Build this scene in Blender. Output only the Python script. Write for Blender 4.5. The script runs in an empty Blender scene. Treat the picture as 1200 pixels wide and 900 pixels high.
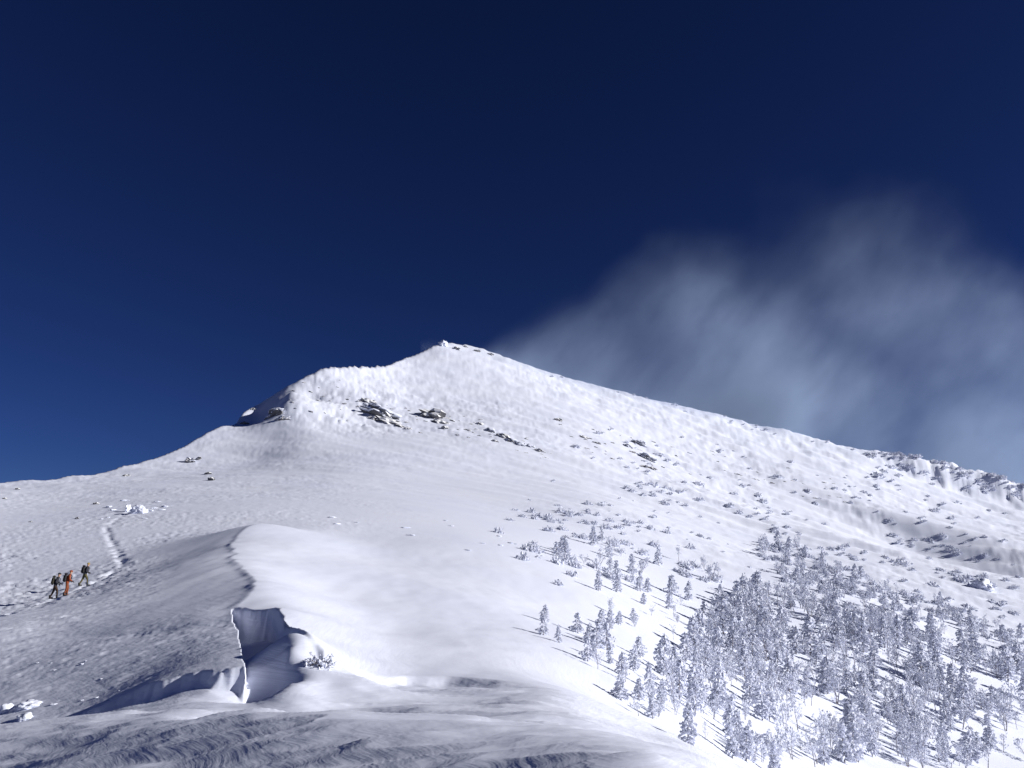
import bpy, bmesh, math, random
import numpy as np
from mathutils import Vector, Matrix, Euler

# ------------------------------------------------------------------ camera, sky, sun, exposure
scene = bpy.context.scene
COL = scene.collection
R = math.radians
random.seed(7)
rng = np.random.default_rng(11)

F_PX, PITCH = 933.0, math.atan(200.0 / 933.0)
cam_d = bpy.data.cameras.new('camera')
cam_d.sensor_width = 36.0
cam_d.lens = 36.0 * F_PX / 1200.0
cam_d.clip_start = 0.1
cam_d.clip_end = 20000.0
cam = bpy.data.objects.new('camera', cam_d)
COL.objects.link(cam)
cam.location = (0, 0, 0)
cam.rotation_euler = (R(90) + PITCH, 0, 0)
scene.camera = cam

SUN_EL, SUN_AZ = R(22), R(100)          # azimuth clockwise from the view direction (+Y)
SUN_DIR = Vector((math.sin(SUN_AZ) * math.cos(SUN_EL), math.cos(SUN_AZ) * math.cos(SUN_EL), math.sin(SUN_EL)))
world = bpy.data.worlds.new('World')
scene.world = world
world.use_nodes = True
wn, wl = world.node_tree.nodes, world.node_tree.links
wn.clear()
sky = wn.new('ShaderNodeTexSky')
sky.sky_type = 'NISHITA'
sky.sun_disc = False
sky.sun_elevation = SUN_EL
sky.sun_rotation = SUN_AZ
sky.altitude = 2500
sky.air_density = 0.9
sky.dust_density = 0.0
sky.ozone_density = 4.0
gam = wn.new('ShaderNodeGamma')
gam.inputs['Gamma'].default_value = 1.22
bg = wn.new('ShaderNodeBackground')
bg.inputs['Strength'].default_value = 0.05
wo = wn.new('ShaderNodeOutputWorld')
wl.new(sky.outputs[0], gam.inputs[0])
pol = wn.new('ShaderNodeMix')          # polarised, slide-film blue: the same factor over the whole sky
pol.data_type = 'RGBA'; pol.blend_type = 'MULTIPLY'; pol.inputs['Factor'].default_value = 1.0
pol.inputs['B'].default_value = (0.19, 0.225, 0.41, 1)
wl.new(gam.outputs[0], pol.inputs['A'])
wl.new(pol.outputs['Result'], bg.inputs['Color'])
wl.new(bg.outputs[0], wo.inputs['Surface'])

sun_d = bpy.data.lights.new('sun', 'SUN')
sun_d.energy = 5.0
sun_d.angle = R(0.5)
sun_d.color = (1.0, 0.97, 0.935)
sun = bpy.data.objects.new('sun', sun_d)
COL.objects.link(sun)
sun.rotation_euler = SUN_DIR.to_track_quat('Z', 'Y').to_euler()

vs = scene.view_settings
scene.display_settings.display_device = 'sRGB'
vs.view_transform = 'Standard'
vs.look = 'None'
vs.exposure = 0.10
vs.gamma = 1.0
vs.use_curve_mapping = False
scene.cycles.use_denoising = True
scene.cycles.max_bounces = 6
scene.cycles.diffuse_bounces = 3
scene.cycles.volume_bounces = 1
scene.cycles.volume_step_rate = 0.5
scene.cycles.volume_max_steps = 96

# ------------------------------------------------------------------ helpers
def tag(o, label=None, cat=None, group=None, kind=None):
    if label: o['label'] = label
    if cat: o['category'] = cat
    if group: o['group'] = group
    if kind: o['kind'] = kind
    return o

def link(name, me, mat=None, parent=None, loc=None):
    o = bpy.data.objects.new(name, me)
    COL.objects.link(o)
    if mat is not None and me is not None and len(me.materials) == 0:
        me.materials.append(mat)
    if parent is not None: o.parent = parent
    if loc is not None: o.location = loc
    return o

def mesh_np(name, V, Fc, smooth=True):
    V = np.asarray(V, np.float32); Fc = np.asarray(Fc, np.int32)
    me = bpy.data.meshes.new(name)
    k = Fc.shape[1]
    me.vertices.add(len(V)); me.vertices.foreach_set('co', V.ravel())
    me.loops.add(Fc.size); me.loops.foreach_set('vertex_index', Fc.ravel())
    me.polygons.add(len(Fc))
    me.polygons.foreach_set('loop_start', np.arange(len(Fc), dtype=np.int32) * k)
    me.update(calc_edges=True); me.validate()
    if smooth: me.shade_smooth()
    return me

def _hash(ix, iy, seed):
    h = (ix.astype(np.uint32) * np.uint32(374761393) + iy.astype(np.uint32) * np.uint32(668265263) + np.uint32(seed * 2246822519 % 4294967296))
    h = (h ^ (h >> np.uint32(13))) * np.uint32(1274126177)
    h = h ^ (h >> np.uint32(16))
    return h.astype(np.float32) / np.float32(4294967295.0)

def vnoise(x, y, seed=0):
    ix = np.floor(x).astype(np.int64); iy = np.floor(y).astype(np.int64)
    fx = (x - ix); fy = (y - iy)
    def g(dx, dy):
        a = _hash(ix + dx, iy + dy, seed) * 6.2831853
        return np.cos(a) * (fx - dx) + np.sin(a) * (fy - dy)
    ux = fx * fx * fx * (fx * (fx * 6 - 15) + 10); uy = fy * fy * fy * (fy * (fy * 6 - 15) + 10)
    a = g(0, 0); b = g(1, 0); c = g(0, 1); d = g(1, 1)
    return 1.6 * ((a * (1 - ux) + b * ux) * (1 - uy) + (c * (1 - ux) + d * ux) * uy)

def fbm(x, y, oct=4, seed=0, gain=0.5):
    s = 0.0; a = 1.0
    for i in range(oct):
        s = s + a * vnoise(x * (2.03 ** i) + 17.3 * i, y * (2.03 ** i) - 9.1 * i, seed + i)
        a *= gain
    return s

def sstep(a, b, x):
    t = np.clip((x - a) / (b - a), 0, 1)
    return t * t * (3 - 2 * t)

# ------------------------------------------------------------------ survey points of the place: (bearing as u, height as v, distance Y)
def world_pt(u, v, Y):
    cx = (u - 600.0) / F_PX; cy = (450.0 - v) / F_PX
    dy = math.cos(PITCH) - cy * math.sin(PITCH); dz = math.sin(PITCH) + cy * math.cos(PITCH)
    t = Y / dy
    return (cx * t, Y, dz * t)

def project(x, y, z):
    yc = y * math.cos(PITCH) + z * math.sin(PITCH)
    zc = -y * math.sin(PITCH) + z * math.cos(PITCH)
    return 600 + F_PX * x / yc, 450 - F_PX * zc / yc

KA, KB = 3.2, 2.0
def feats(x, y):
    az = np.arctan2(x, y); r = np.hypot(x, y)
    return az * KA, np.log(r) * KB

class TPS:
    def __init__(self, pts, lam=1e-4):
        P = np.array([world_pt(*p) for p in pts])
        a, b = feats(P[:, 0], P[:, 1])
        e = P[:, 2] / np.hypot(P[:, 0], P[:, 1])
        n = len(a)
        d2 = (a[:, None] - a) ** 2 + (b[:, None] - b) ** 2
        K = np.where(d2 > 0, d2 * np.log(d2 + 1e-12) * 0.5, 0.0) + lam * np.eye(n)
        Pm = np.c_[np.ones(n), a, b]
        A = np.block([[K, Pm], [Pm.T, np.zeros((3, 3))]])
        s = np.linalg.solve(A, np.r_[e, 0, 0, 0])
        self.a, self.b, self.w, self.c = a, b, s[:n], s[n:]
    def __call__(self, a, b):
        out = self.c[0] + self.c[1] * a + self.c[2] * b
        for ai, bi, wi in zip(self.a, self.b, self.w):
            d2 = (a - ai) ** 2 + (b - bi) ** 2
            out = out + wi * 0.5 * d2 * np.log(d2 + 1e-12)
        return out

skyline = [(-250, 575, 190), (-100, 570, 205), (0, 565, 220), (60, 562, 230), (110, 555, 250), (160, 543, 270), (215, 523, 300), (260, 499, 335), (285, 483, 376),
           (300, 474, 394), (322, 461, 398), (345, 448, 395), (375, 434, 410), (405, 430, 425), (450, 429, 450), (480, 417, 490), (518, 401, 520),
           (555, 405, 530), (600, 421, 522), (650, 438, 520), (700, 451, 520), (800, 476, 515), (900, 501, 510), (1000, 525, 500), (1040, 540, 496), (1100, 560, 490), (1200, 585, 480),
           (1350, 622, 470), (1550, 670, 450)]
far = [  # slopes of the mountain shared by both sides
    (-200, 600, 140), (0, 610, 140), (80, 587, 180), (150, 600, 145), (150, 570, 205), (230, 560, 225), (280, 600, 135), (300, 540, 275),
    (284, 494, 366), (305, 497, 352), (300, 485, 376), (315, 488, 360), (314, 474, 380), (324, 500, 322), (334, 476, 340), (340, 460, 362), (350, 520, 290), (330, 570, 195), (360, 470, 372), (400, 500, 325), (400, 460, 385), (400, 560, 215), (420, 600, 140), (450, 440, 435), (500, 560, 230), (500, 520, 300),
    (500, 470, 400), (470, 500, 335), (500, 600, 150), (550, 430, 480), (600, 560, 250), (600, 520, 320), (600, 470, 420), (600, 600, 175), (700, 600, 195), (700, 550, 300), (700, 500, 400), (800, 600, 250),
    (800, 540, 385), (900, 560, 390), (900, 600, 300), (1000, 565, 420), (1000, 600, 322), (1100, 600, 400), (1100, 650, 262), (1200, 612, 420), (1200, 650, 290),
    (900, 650, 208), (1000, 700, 160), (1200, 760, 160), (1350, 760, 180), (1350, 660, 340), (1550, 800, 200),
    (800, 650, 165), (700, 650, 135), (600, 650, 105), (500, 640, 100),
    (700, 700, 90), (800, 750, 90), (900, 800, 90), (1000, 850, 90), (1150, 890, 95), (1300, 920, 100), (1550, 960, 110),
    (800, 700, 125), (900, 720, 132), (1000, 780, 114), (1100, 800, 120), (1100, 740, 155),
]
plateau = [
    (290, 780, 22.5), (180, 800, 24), (100, 834, 25), (0, 850, 26), (-200, 870, 28), (0, 780, 36), (100, 762, 35), (250, 742, 32), (285, 750, 28.5), (283, 728, 34), (0, 738, 43), (150, 720, 43),
    (250, 702, 45), (0, 703, 64), (63, 701, 62), (98, 687, 68), (180, 675, 68), (250, 663, 66), (262, 648, 78), (265, 683, 53), (0, 655, 95), (150, 640, 100), (240, 635, 100), (-200, 720, 60), (-200, 660, 95),
    (330, 720, 40), (400, 720, 45), (400, 660, 68), (600, 700, 60)]
slope = [
    (330, 614, 102), (290, 618, 89), (271, 638, 71), (280, 660, 55), (295, 675, 47), (306, 690, 41), (297, 700, 38.5), (278, 712, 36.5), (300, 716, 34.5), (325, 712, 33),
    (345, 735, 26), (365, 742, 24.5), (385, 765, 23.2), (400, 780, 23.2), (430, 787, 24.8), (480, 794, 25.8), (560, 795, 25.3), (640, 803, 24.4),
    (350, 655, 68), (400, 700, 52), (450, 740, 40), (450, 765, 31), (600, 775, 35), (450, 655, 86), (400, 628, 106), (550, 700, 62), (650, 770, 42), (600, 735, 52), (540, 745, 42), (650, 720, 70),
    (700, 822, 33), (760, 850, 36), (830, 880, 38), (900, 930, 38), (700, 760, 54), (800, 810, 58), (900, 870, 60), (1100, 960, 60), (1300, 1020, 60), (1500, 1060, 60)]
front = [
    (0, 862, 24.5), (100, 850, 23.6), (180, 826, 22.6), (180, 838, 20), (250, 815, 22), (250, 832, 19.2),
    (305, 733, 34.5), (312, 745, 33.5), (300, 765, 32), (300, 795, 28), (318, 790, 28), (322, 832, 22), (290, 832, 21.5), (320, 850, 18.6),
    (343, 748, 24.2), (337, 775, 22.6), (336, 805, 20.9), (345, 842, 18.9), (372, 770, 23), (385, 805, 21.2), (405, 848, 18.8), (432, 815, 20.8), (425, 795, 22.2),
    (440, 805, 24.0), (480, 806, 25), (480, 836, 18.8), (480, 850, 16.6), (560, 804, 24.4), (560, 826, 20), (560, 845, 16.5), (640, 808, 22), (640, 822, 19.5), (640, 840, 16.5), (700, 842, 19), (445, 846, 18.4),
    (0, 853, 22), (100, 847, 19.4), (200, 842, 17.2), (300, 840, 15.2), (400, 842, 13.6), (500, 846, 12.5), (600, 852, 11.6), (700, 862, 10.8), (780, 882, 9.8), (830, 900, 9),
    (0, 902, 16.5), (200, 900, 12.4), (400, 900, 9.8), (600, 900, 8), (760, 900, 7), (870, 930, 8.4), (1000, 1010, 7.5), (1200, 1120, 7), (1500, 1200, 7),
    (850, 915, 16), (900, 960, 15), (1100, 1050, 14), (1400, 1120, 14), (800, 872, 20), (900, 930, 22), (760, 862, 20),
    (300, 868, 17.3), (400, 868, 15.6), (480, 860, 14.8), (-200, 862, 26),
    (0, 1050, 7.4), (300, 1050, 5.8), (600, 1050, 4.8), (900, 1050, 4.2), (1200, 1200, 4.6), (-200, 1060, 6.4)]

far_all = far + skyline
T_A = TPS(plateau + far_all)
T_B = TPS(slope + far_all + [(200, 690, 45), (200, 650, 75), (250, 720, 30), (250, 700, 26)])
T_C = TPS(front)

sk = sorted((math.atan2(*world_pt(*p)[:2]), math.hypot(*world_pt(*p)[:2])) for p in skyline)
SK_A = np.array([s[0] for s in sk]); SK_R = np.array([s[1] for s in sk])
def uz(u, Y): return (u - 600) / F_PX            # bearing tangent (approx)
CRY = np.array([20, 24, 33, 34.4, 36.5, 38.5, 41, 47, 55, 71, 81, 89, 102, 114])
CRU = np.array([335, 335, 330, 288, 279, 297, 306, 296, 280, 271, 276, 288, 312, 345])
WLU = np.array([-300, 286, 290, 298, 324, 331, 345, 365, 385, 400, 430, 480, 560, 640, 700, 760, 830, 900, 1000, 1500])
WLY = np.array([36, 36, 36, 35.0, 34.0, 31.0, 26, 24.5, 23.4, 23.4, 24.8, 25.8, 25.3, 24.6, 25.2, 26, 27, 28, 28, 28])
PLU = np.array([-300, 0, 100, 180, 250, 292, 330]); PLY = np.array([29, 26, 25, 24, 23, 22.4, 22.2])   # front edge of the plateau

def ground(x, y, detail=True):
    x = np.asarray(x, np.float64); y = np.asarray(y, np.float64)
    r = np.hypot(x, y) + 1e-6
    az = np.arctan2(x, y)
    azc = np.clip(az, -0.80, 0.80)
    rs = np.interp(azc, SK_A, SK_R)
    rr = np.minimum(r, rs)
    lr = np.log(np.maximum(rr, 4.5)) * KB
    a = azc * KA
    # bearing in survey units and forward distance
    Y = rr * np.cos(azc)
    # pixel-like bearing at level ground
    U = 600 + F_PX * np.tan(azc) / 0.9778
    eA = T_A(a, np.maximum(lr, KB * math.log(15)))
    eB = T_B(a, np.maximum(lr, KB * math.log(15)))
    eC = T_C(a, np.minimum(lr, KB * math.log(34)))
    rA = np.maximum(rr, 15.0)
    zA = eA * rA; zB = eB * rA; zC = eC * np.minimum(np.maximum(rr, 4.5), 34)
    # crest line of the drift: plateau on its left, sunlit slope on its right
    j = fbm(x * 0.28, y * 0.28, 3, 41, 0.42) * 6.5
    uc = np.interp(Y, CRY, CRU) + j * sstep(90, 60, Y)
    dm = (U - uc) * Y / F_PX
    wdt = np.interp(Y, [26, 33, 40, 60, 110], [0.4, 1.0, 10.0, 16.0, 17.0])
    m = np.clip(1 + dm / wdt, 0, 1) ** 1.6
    far_m = sstep(96, 118, Y)
    m = m * (1 - far_m) + far_m * sstep(-60, 260, U - 345)
    z = zA * (1 - m) + zB * m
    lip = np.where(dm < 0, np.exp(-(dm / 0.4) ** 2), np.exp(-(dm / 2.2) ** 2)) * sstep(34.5, 36, Y) * sstep(104, 84, Y)
    z = z + lip * (0.08 + 0.03 * fbm(x * 0.4, y * 0.4, 2, 45))
    # broken edge of the hollow in front
    jw = fbm(x * 0.8, y * 0.8, 4, 57, 0.55) * 0.34
    jw = jw * (1 - 0.75 * sstep(380, 450, U)) + 1.1 * sstep(400, 480, U) * fbm(x * 0.22, y * 0.05, 3, 58)
    yw = np.interp(U, WLU, WLY) + jw
    wd = np.interp(U, [290, 330, 420, 640, 760], [0.8, 0.5, 1.1, 1.5, 3.0])
    mc = sstep(-wd, 0.0, Y - yw)
    ue = np.interp(Y, [21, 24, 30, 36], [299, 293, 286, 277]) + 2.2 * fbm(x * 0.33, y * 0.33, 2, 33)
    pl = sstep(-0.45, 0.0, Y - np.interp(U, PLU, PLY) - jw * 0.8) * sstep(2.5, 0.0, U - ue)
    mc = np.maximum(mc, pl)
    zC = zC - 0.26 * sstep(425, 530, U) * sstep(700, 560, U) * np.exp(-np.maximum(yw - Y, 0) / 2.2) * (1 + 0.35 * fbm(x * 0.5, y * 0.5, 2, 47))
    z = zC * (1 - mc) + z * mc
    # rime cliff below the right ridge top
    cliff = sstep(1000, 1110, U) * (0.9 + 0.14 * fbm(x / 9, y / 9, 4, 5, 0.6))
    din = rs - r
    z = z + cliff * 11.5 * sstep(24 + 4.0 * np.clip(fbm(x / 11, y / 11, 4, 8, 0.6), -1, 1), 9, din) * sstep(-60, 0, -np.maximum(-din, 0) + 0)
    # behind the skyline the far side falls away
    over = np.maximum(r - rs, 0)
    z = z - 0.55 * over - np.minimum(over, 6) * 0.1
    z = np.maximum(z, -260 - 0.0 * r)
    # all round: behind and beside the camera
    back = sstep(0.85, 1.5, np.abs(az))
    zback = np.where(x > 0, -1.75 - 0.36 * np.maximum(x, 0), -1.75 - 0.10 * np.abs(x)) - 0.05 * np.abs(y)
    z = z * (1 - back) + np.maximum(zback, -260) * back
    near = sstep(4.5, 1.5, r)
    z = z * (1 - near) + (-1.72) * near
    if not detail: return z
    # ---- wind relief
    lr_ = np.log(r)
    is_front = (1 - mc)
    is_plat = mc * (1 - m)
    is_slope = mc * m
    # sastrugi on the plateau, long axis left-right
    n1 = fbm(x * 0.30 + 0.10 * y, y * 1.05, 4, 3, 0.5)
    n2 = fbm(x * 0.85 + 0.1 * y, y * 2.4, 3, 23, 0.5)
    plates = (0.085 * sstep(-0.05, 0.28, n1) + 0.045 * sstep(-0.05, 0.35, n2) + 0.03 * n1) * (0.34 + 0.82 * sstep(26, 62, Y))
    patch = 0.35 + 0.65 * sstep(-0.35, 0.35, fbm(x * 0.05, y * 0.05, 2, 91))
    smoothzone = 1 - 0.9 * sstep(150, 230, U) * sstep(34, 46, Y) * sstep(110, 80, Y)
    z = z + is_plat * (1 - far_m * 0.4) * patch * smoothzone * plates
    # foreground drift: soft layered flutes
    fl = fbm(x * 0.35 + 0.1 * y, y * 1.3 + 0.25 * x, 4, 31, 0.45)
    z = z + is_front * (0.06 * fbm(x * 0.22 + 0.1 * y, y * 0.6 + 0.2 * x, 3, 31, 0.45) + 0.05 * sstep(-0.2, 0.5, fbm(x * 0.3, y * 0.7 + 0.2 * x, 3, 37, 0.45)) + 0.006 * fbm(x * 1.3, y * 2.0, 3, 77, 0.5) + 0.05 * (1 - np.abs(fbm(x * 0.16 + 0.06 * y, y * 0.8 + 0.16 * x, 3, 78, 0.4))) ** 5 + 0.05 * (1 - np.minimum(1, np.abs(fbm(x * 0.11 + 3, y * 0.55 + 0.12 * x, 2, 83, 0.4)) * 2.2)) ** 2) * sstep(3, 7, r)
    # big smooth drift: faint waves
    z = z + is_slope * sstep(150, 60, Y) * (0.06 * fbm(x * 0.22, y * 0.12, 3, 12))
    # mountain: flutes down the fall line, lumps, buried scrub
    fx, fy = 0.86, -0.51
    p = x * fx + y * fy; q = -x * fy + y * fx
    mt = sstep(90, 200, r) * mc
    flute = fbm(p / 60, q / 11, 4, 61)
    lump = fbm(x / 7.0, y / 7.0, 4, 63, 0.6)
    rough = sstep(0.0, 0.5, fbm(x / 70, y / 70, 3, 66) + 0.25)
    ru = sstep(520, 900, U)
    z = z + mt * ((0.3 + 0.7 * ru) * 1.3 * flute + 0.28 * ru * fbm(p / 18, q / 6.0, 4, 62, 0.6) + (0.04 + rough * 0.35) * (0.3 + 0.7 * ru) * lump) * sstep(80, 320, r)
    hx, hy = SHADE_HOLLOW
    pq = (x - hx) * fx + (y - hy) * fy; qq = (x - hx) * 0.80 + (y - hy) * 0.60
    al = (x - hx) * -0.60 + (y - hy) * 0.80
    prof = np.where(qq < 0, sstep(-75, 0, qq), sstep(33, 0, qq))
    z = z - 11.5 * prof * np.exp(-(al / 50) ** 2) * mc  # added hollow, shaped so this stretch of the right slope turns into soft shade
    crag = np.exp(-((U - 395) / 75) ** 2) * sstep(300, 345, r) + 0.55 * np.exp(-((U - 560) / 110) ** 2) * sstep(300, 340, r) * sstep(455, 400, r) + 0.22 * sstep(600, 760, U) * sstep(300, 380, r)
    z = z + mt * np.minimum(crag, 1.0) * (0.8 * fbm(p / 22, q / 8, 4, 69, 0.6) + 0.6 * sstep(0.1, 0.5, fbm(p / 20, q / 8, 4, 70, 0.6)))
    top = sstep(rs * 0.72, rs * 0.95, r)
    z = z + mt * top * (0.35 + 0.65 * sstep(380, 620, U)) * (0.6 * fbm(x / 14, y / 14, 4, 71, 0.55) + 0.3 * sstep(-0.1, 0.6, fbm(x / 40, y / 40, 2, 79)) * np.abs(fbm(x / 3, y / 5, 3, 73, 0.6)))
    # boot track
    for (a0, b0) in TRACK:
        ax, ay = a0; bx, by = b0
        L = math.hypot(bx - ax, by - ay)
        t = np.clip(((x - ax) * (bx - ax) + (y - ay) * (by - ay)) / (L * L), 0, 1)
        d = np.hypot(x - ax - t * (bx - ax), y - ay - t * (by - ay))
        w = np.exp(-(d / 0.42) ** 2)
        st = t * L / 0.62
        br = sstep(-0.5, 0.1, fbm(x * 0.35, y * 0.35, 2, 87))
        z = z - br * w * (0.16 + 0.22 * np.sin(st * 6.283)) + br * np.exp(-((d - 0.8) / 0.35) ** 2) * 0.09 * np.maximum(0, fbm(x * 1.3, y * 1.3, 2, 88))
    return z

TRACK = []
SHADE_HOLLOW = (1e6, 1e6)
def hit(u, v, y0=6.0, y1=700.0):
    """first point of the ground along a bearing/height line"""
    Ys = np.exp(np.linspace(math.log(y0), math.log(y1), 900))
    P = np.array([world_pt(u, v, Y) for Y in Ys])
    g = ground(P[:, 0], P[:, 1])
    below = np.where(P[:, 2] <= g)[0]
    if len(below) == 0: return None
    i = below[0]
    return (P[i, 0], P[i, 1], g[i])

SHADE_HOLLOW = hit(1080, 618)[:2]
_tp = [hit(*q) for q in [(-60, 735), (44, 712), (63, 702), (98, 687), (128, 672), (147, 664), (136, 645), (124, 618), (150, 600)]]
TRACK = [(_tp[i][:2], _tp[i + 1][:2]) for i in range(len(_tp) - 1)]

# ------------------------------------------------------------------ materials
def new_mat(name):
    m = bpy.data.materials.new(name); m.use_nodes = True
    nt = m.node_tree
    b = nt.nodes['Principled BSDF']
    return m, nt, b

def noise(nt, scale, detail=4, rough=0.55, coord=None, mapscale=None):
    tc = nt.nodes.new('ShaderNodeTexCoord')
    n = nt.nodes.new('ShaderNodeTexNoise')
    n.inputs['Scale'].default_value = scale; n.inputs['Detail'].default_value = detail; n.inputs['Roughness'].default_value = rough
    if mapscale:
        mp = nt.nodes.new('ShaderNodeMapping'); mp.inputs['Scale'].default_value = mapscale
        nt.links.new(tc.outputs['Object'], mp.inputs[0]); nt.links.new(mp.outputs[0], n.inputs['Vector'])
    else:
        nt.links.new(tc.outputs['Object'], n.inputs['Vector'])
    return n

def ramp(nt, src, stops):
    r = nt.nodes.new('ShaderNodeValToRGB')
    el = r.color_ramp.elements
    el[0].position, el[0].color = stops[0][0], (*stops[0][1], 1)
    el[1].position, el[1].color = stops[-1][0], (*stops[-1][1], 1)
    for pz, c in stops[1:-1]:
        e = el.new(pz); e.color = (*c, 1)
    nt.links.new(src, r.inputs[0])
    return r

def snow_material(name, fine=1.0):
    m, nt, b = new_mat(name)
    n1 = noise(nt, 0.05, 5)
    rp = ramp(nt, n1.outputs[0], [(0.3, (0.765, 0.805, 0.945)), (0.7, (0.815, 0.85, 0.965))])
    nt.links.new(rp.outputs[0], b.inputs['Base Color'])
    b.inputs['Roughness'].default_value = 0.75
    b.inputs['Specular IOR Level'].default_value = 0.25
    h1 = noise(nt, 9.0, 5, 0.65, mapscale=(0.5, 1.3, 1))
    h2 = noise(nt, 0.9, 6, 0.6, mapscale=(0.5, 1.4, 1))
    bp1 = nt.nodes.new('ShaderNodeBump'); bp1.inputs['Strength'].default_value = 0.25 * fine; bp1.inputs['Distance'].default_value = 0.015
    bp2 = nt.nodes.new('ShaderNodeBump'); bp2.inputs['Strength'].default_value = 0.22 * fine; bp2.inputs['Distance'].default_value = 0.10
    nt.links.new(h1.outputs[0], bp1.inputs['Height']); nt.links.new(h2.outputs[0], bp2.inputs['Height'])
    nt.links.new(bp1.outputs[0], bp2.inputs['Normal'])
    tc = nt.nodes.new('ShaderNodeTexCoord'); ln = nt.nodes.new('ShaderNodeVectorMath'); ln.operation = 'LENGTH'; nt.links.new(tc.outputs['Object'], ln.inputs[0])
    mr = nt.nodes.new('ShaderNodeMapRange'); mr.inputs['From Min'].default_value = 25; mr.inputs['From Max'].default_value = 70; mr.inputs['To Min'].default_value = 1; mr.inputs['To Max'].default_value = 0
    nt.links.new(ln.outputs['Value'], mr.inputs[0])
    st = noise(nt, 1.0, 4, 0.6, mapscale=(0.35, 0.35, 9.0))                 # layers of the drift, seen on its broken walls
    cr = noise(nt, 1.0, 5, 0.6, mapscale=(1.1, 3.4, 1.1)); crr = ramp(nt, cr.outputs[0], [(0.44, (0, 0, 0)), (0.56, (1, 1, 1))])   # thin wind crust
    mu = nt.nodes.new('ShaderNodeMath'); mu.operation = 'MULTIPLY'; mu.inputs[1].default_value = 0.30; nt.links.new(mr.outputs[0], mu.inputs[0])
    bp3 = nt.nodes.new('ShaderNodeBump'); bp3.inputs['Distance'].default_value = 0.10; nt.links.new(mu.outputs[0], bp3.inputs['Strength']); nt.links.new(st.outputs[0], bp3.inputs['Height']); nt.links.new(bp2.outputs[0], bp3.inputs['Normal'])
    bp4 = nt.nodes.new('ShaderNodeBump'); bp4.inputs['Distance'].default_value = 0.008; nt.links.new(mu.outputs[0], bp4.inputs['Strength']); nt.links.new(crr.outputs[0], bp4.inputs['Height']); nt.links.new(bp3.outputs[0], bp4.inputs['Normal'])
    nt.links.new(bp4.outputs[0], b.inputs['Normal'])
    return m

M_SNOW = snow_material('snow')
M_SNOWLUMP = snow_material('lump_snow', 1.0)

def speckle_material(name, dark, light, scale, lo=0.42, hi=0.6, bump=0.4):
    m, nt, b = new_mat(name)
    n = noise(nt, scale, 5, 0.6)
    rp = ramp(nt, n.outputs[0], [(lo, dark), (hi, light)])
    nt.links.new(rp.outputs[0], b.inputs['Base Color'])
    b.inputs['Roughness'].default_value = 0.85
    b.inputs['Specular IOR Level'].default_value = 0.2
    bp = nt.nodes.new('ShaderNodeBump'); bp.inputs['Strength'].default_value = bump; bp.inputs['Distance'].default_value = 0.05
    nt.links.new(n.outputs[0], bp.inputs['Height']); nt.links.new(bp.outputs[0], b.inputs['Normal'])
    return m

M_RIME = speckle_material('rime_on_twigs', (0.49, 0.51, 0.61), (0.80, 0.83, 0.94), 1.6, 0.34, 0.62)
M_RIMEC = speckle_material('rime_on_needles', (0.45, 0.47, 0.57), (0.81, 0.84, 0.95), 1.3, 0.34, 0.60)
M_BARK = speckle_material('frosted_bark', (0.16, 0.145, 0.15), (0.62, 0.61, 0.66), 3.5, 0.42, 0.62)
M_TWIG = speckle_material('bare_twigs', (0.05, 0.035, 0.025), (0.22, 0.19, 0.17), 9, 0.4, 0.65)

def rock_material():
    m, nt, b = new_mat('frosted_rock')
    n = noise(nt, 0.9, 6, 0.65)
    rp = ramp(nt, n.outputs[0], [(0.35, (0.055, 0.056, 0.062)), (0.6, (0.17, 0.168, 0.175))])
    geo = nt.nodes.new('ShaderNodeNewGeometry')
    sx = nt.nodes.new('ShaderNodeSeparateXYZ'); nt.links.new(geo.outputs['Normal'], sx.inputs[0])
    n2 = noise(nt, 1.7, 5, 0.7)
    ad = nt.nodes.new('ShaderNodeMath'); ad.operation = 'MULTIPLY_ADD'
    nt.links.new(n2.outputs[0], ad.inputs[0]); ad.inputs[1].default_value = 1.5; nt.links.new(sx.outputs[2], ad.inputs[2])
    cr = ramp(nt, ad.outputs[0], [(0.0, (0, 0, 0)), (1.0, (1, 1, 1))])
    cr.color_ramp.elements[0].position = 0.92; cr.color_ramp.elements[1].position = 1.0
    mr = nt.nodes.new('ShaderNodeMapRange'); mr.inputs['From Min'].default_value = 0.88; mr.inputs['From Max'].default_value = 1.15
    nt.links.new(ad.outputs[0], mr.inputs[0])
    mx = nt.nodes.new('ShaderNodeMix'); mx.data_type = 'RGBA'
    nt.links.new(mr.outputs[0], mx.inputs['Factor']); nt.links.new(rp.outputs[0], mx.inputs['A']); mx.inputs['B'].default_value = (0.86, 0.87, 0.9, 1)
    nt.links.new(mx.outputs['Result'], b.inputs['Base Color'])
    b.inputs['Roughness'].default_value = 0.85
    bp = nt.nodes.new('ShaderNodeBump'); bp.inputs['Strength'].default_value = 0.6; bp.inputs['Distance'].default_value = 0.3
    nt.links.new(n.outputs[0], bp.inputs['Height']); nt.links.new(bp.outputs[0], b.inputs['Normal'])
    return m
M_ROCK = rock_material()

def plain(name, col, rough=0.7, var=0.25, scale=6):
    m, nt, b = new_mat(name)
    n = noise(nt, scale, 4)
    d = tuple(c * (1 - var) for c in col); l = tuple(min(1, c * (1 + var)) for c in col)
    rp = ramp(nt, n.outputs[0], [(0.35, d), (0.65, l)])
    nt.links.new(rp.outputs[0], b.inputs['Base Color']); b.inputs['Roughness'].default_value = rough
    return m

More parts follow.
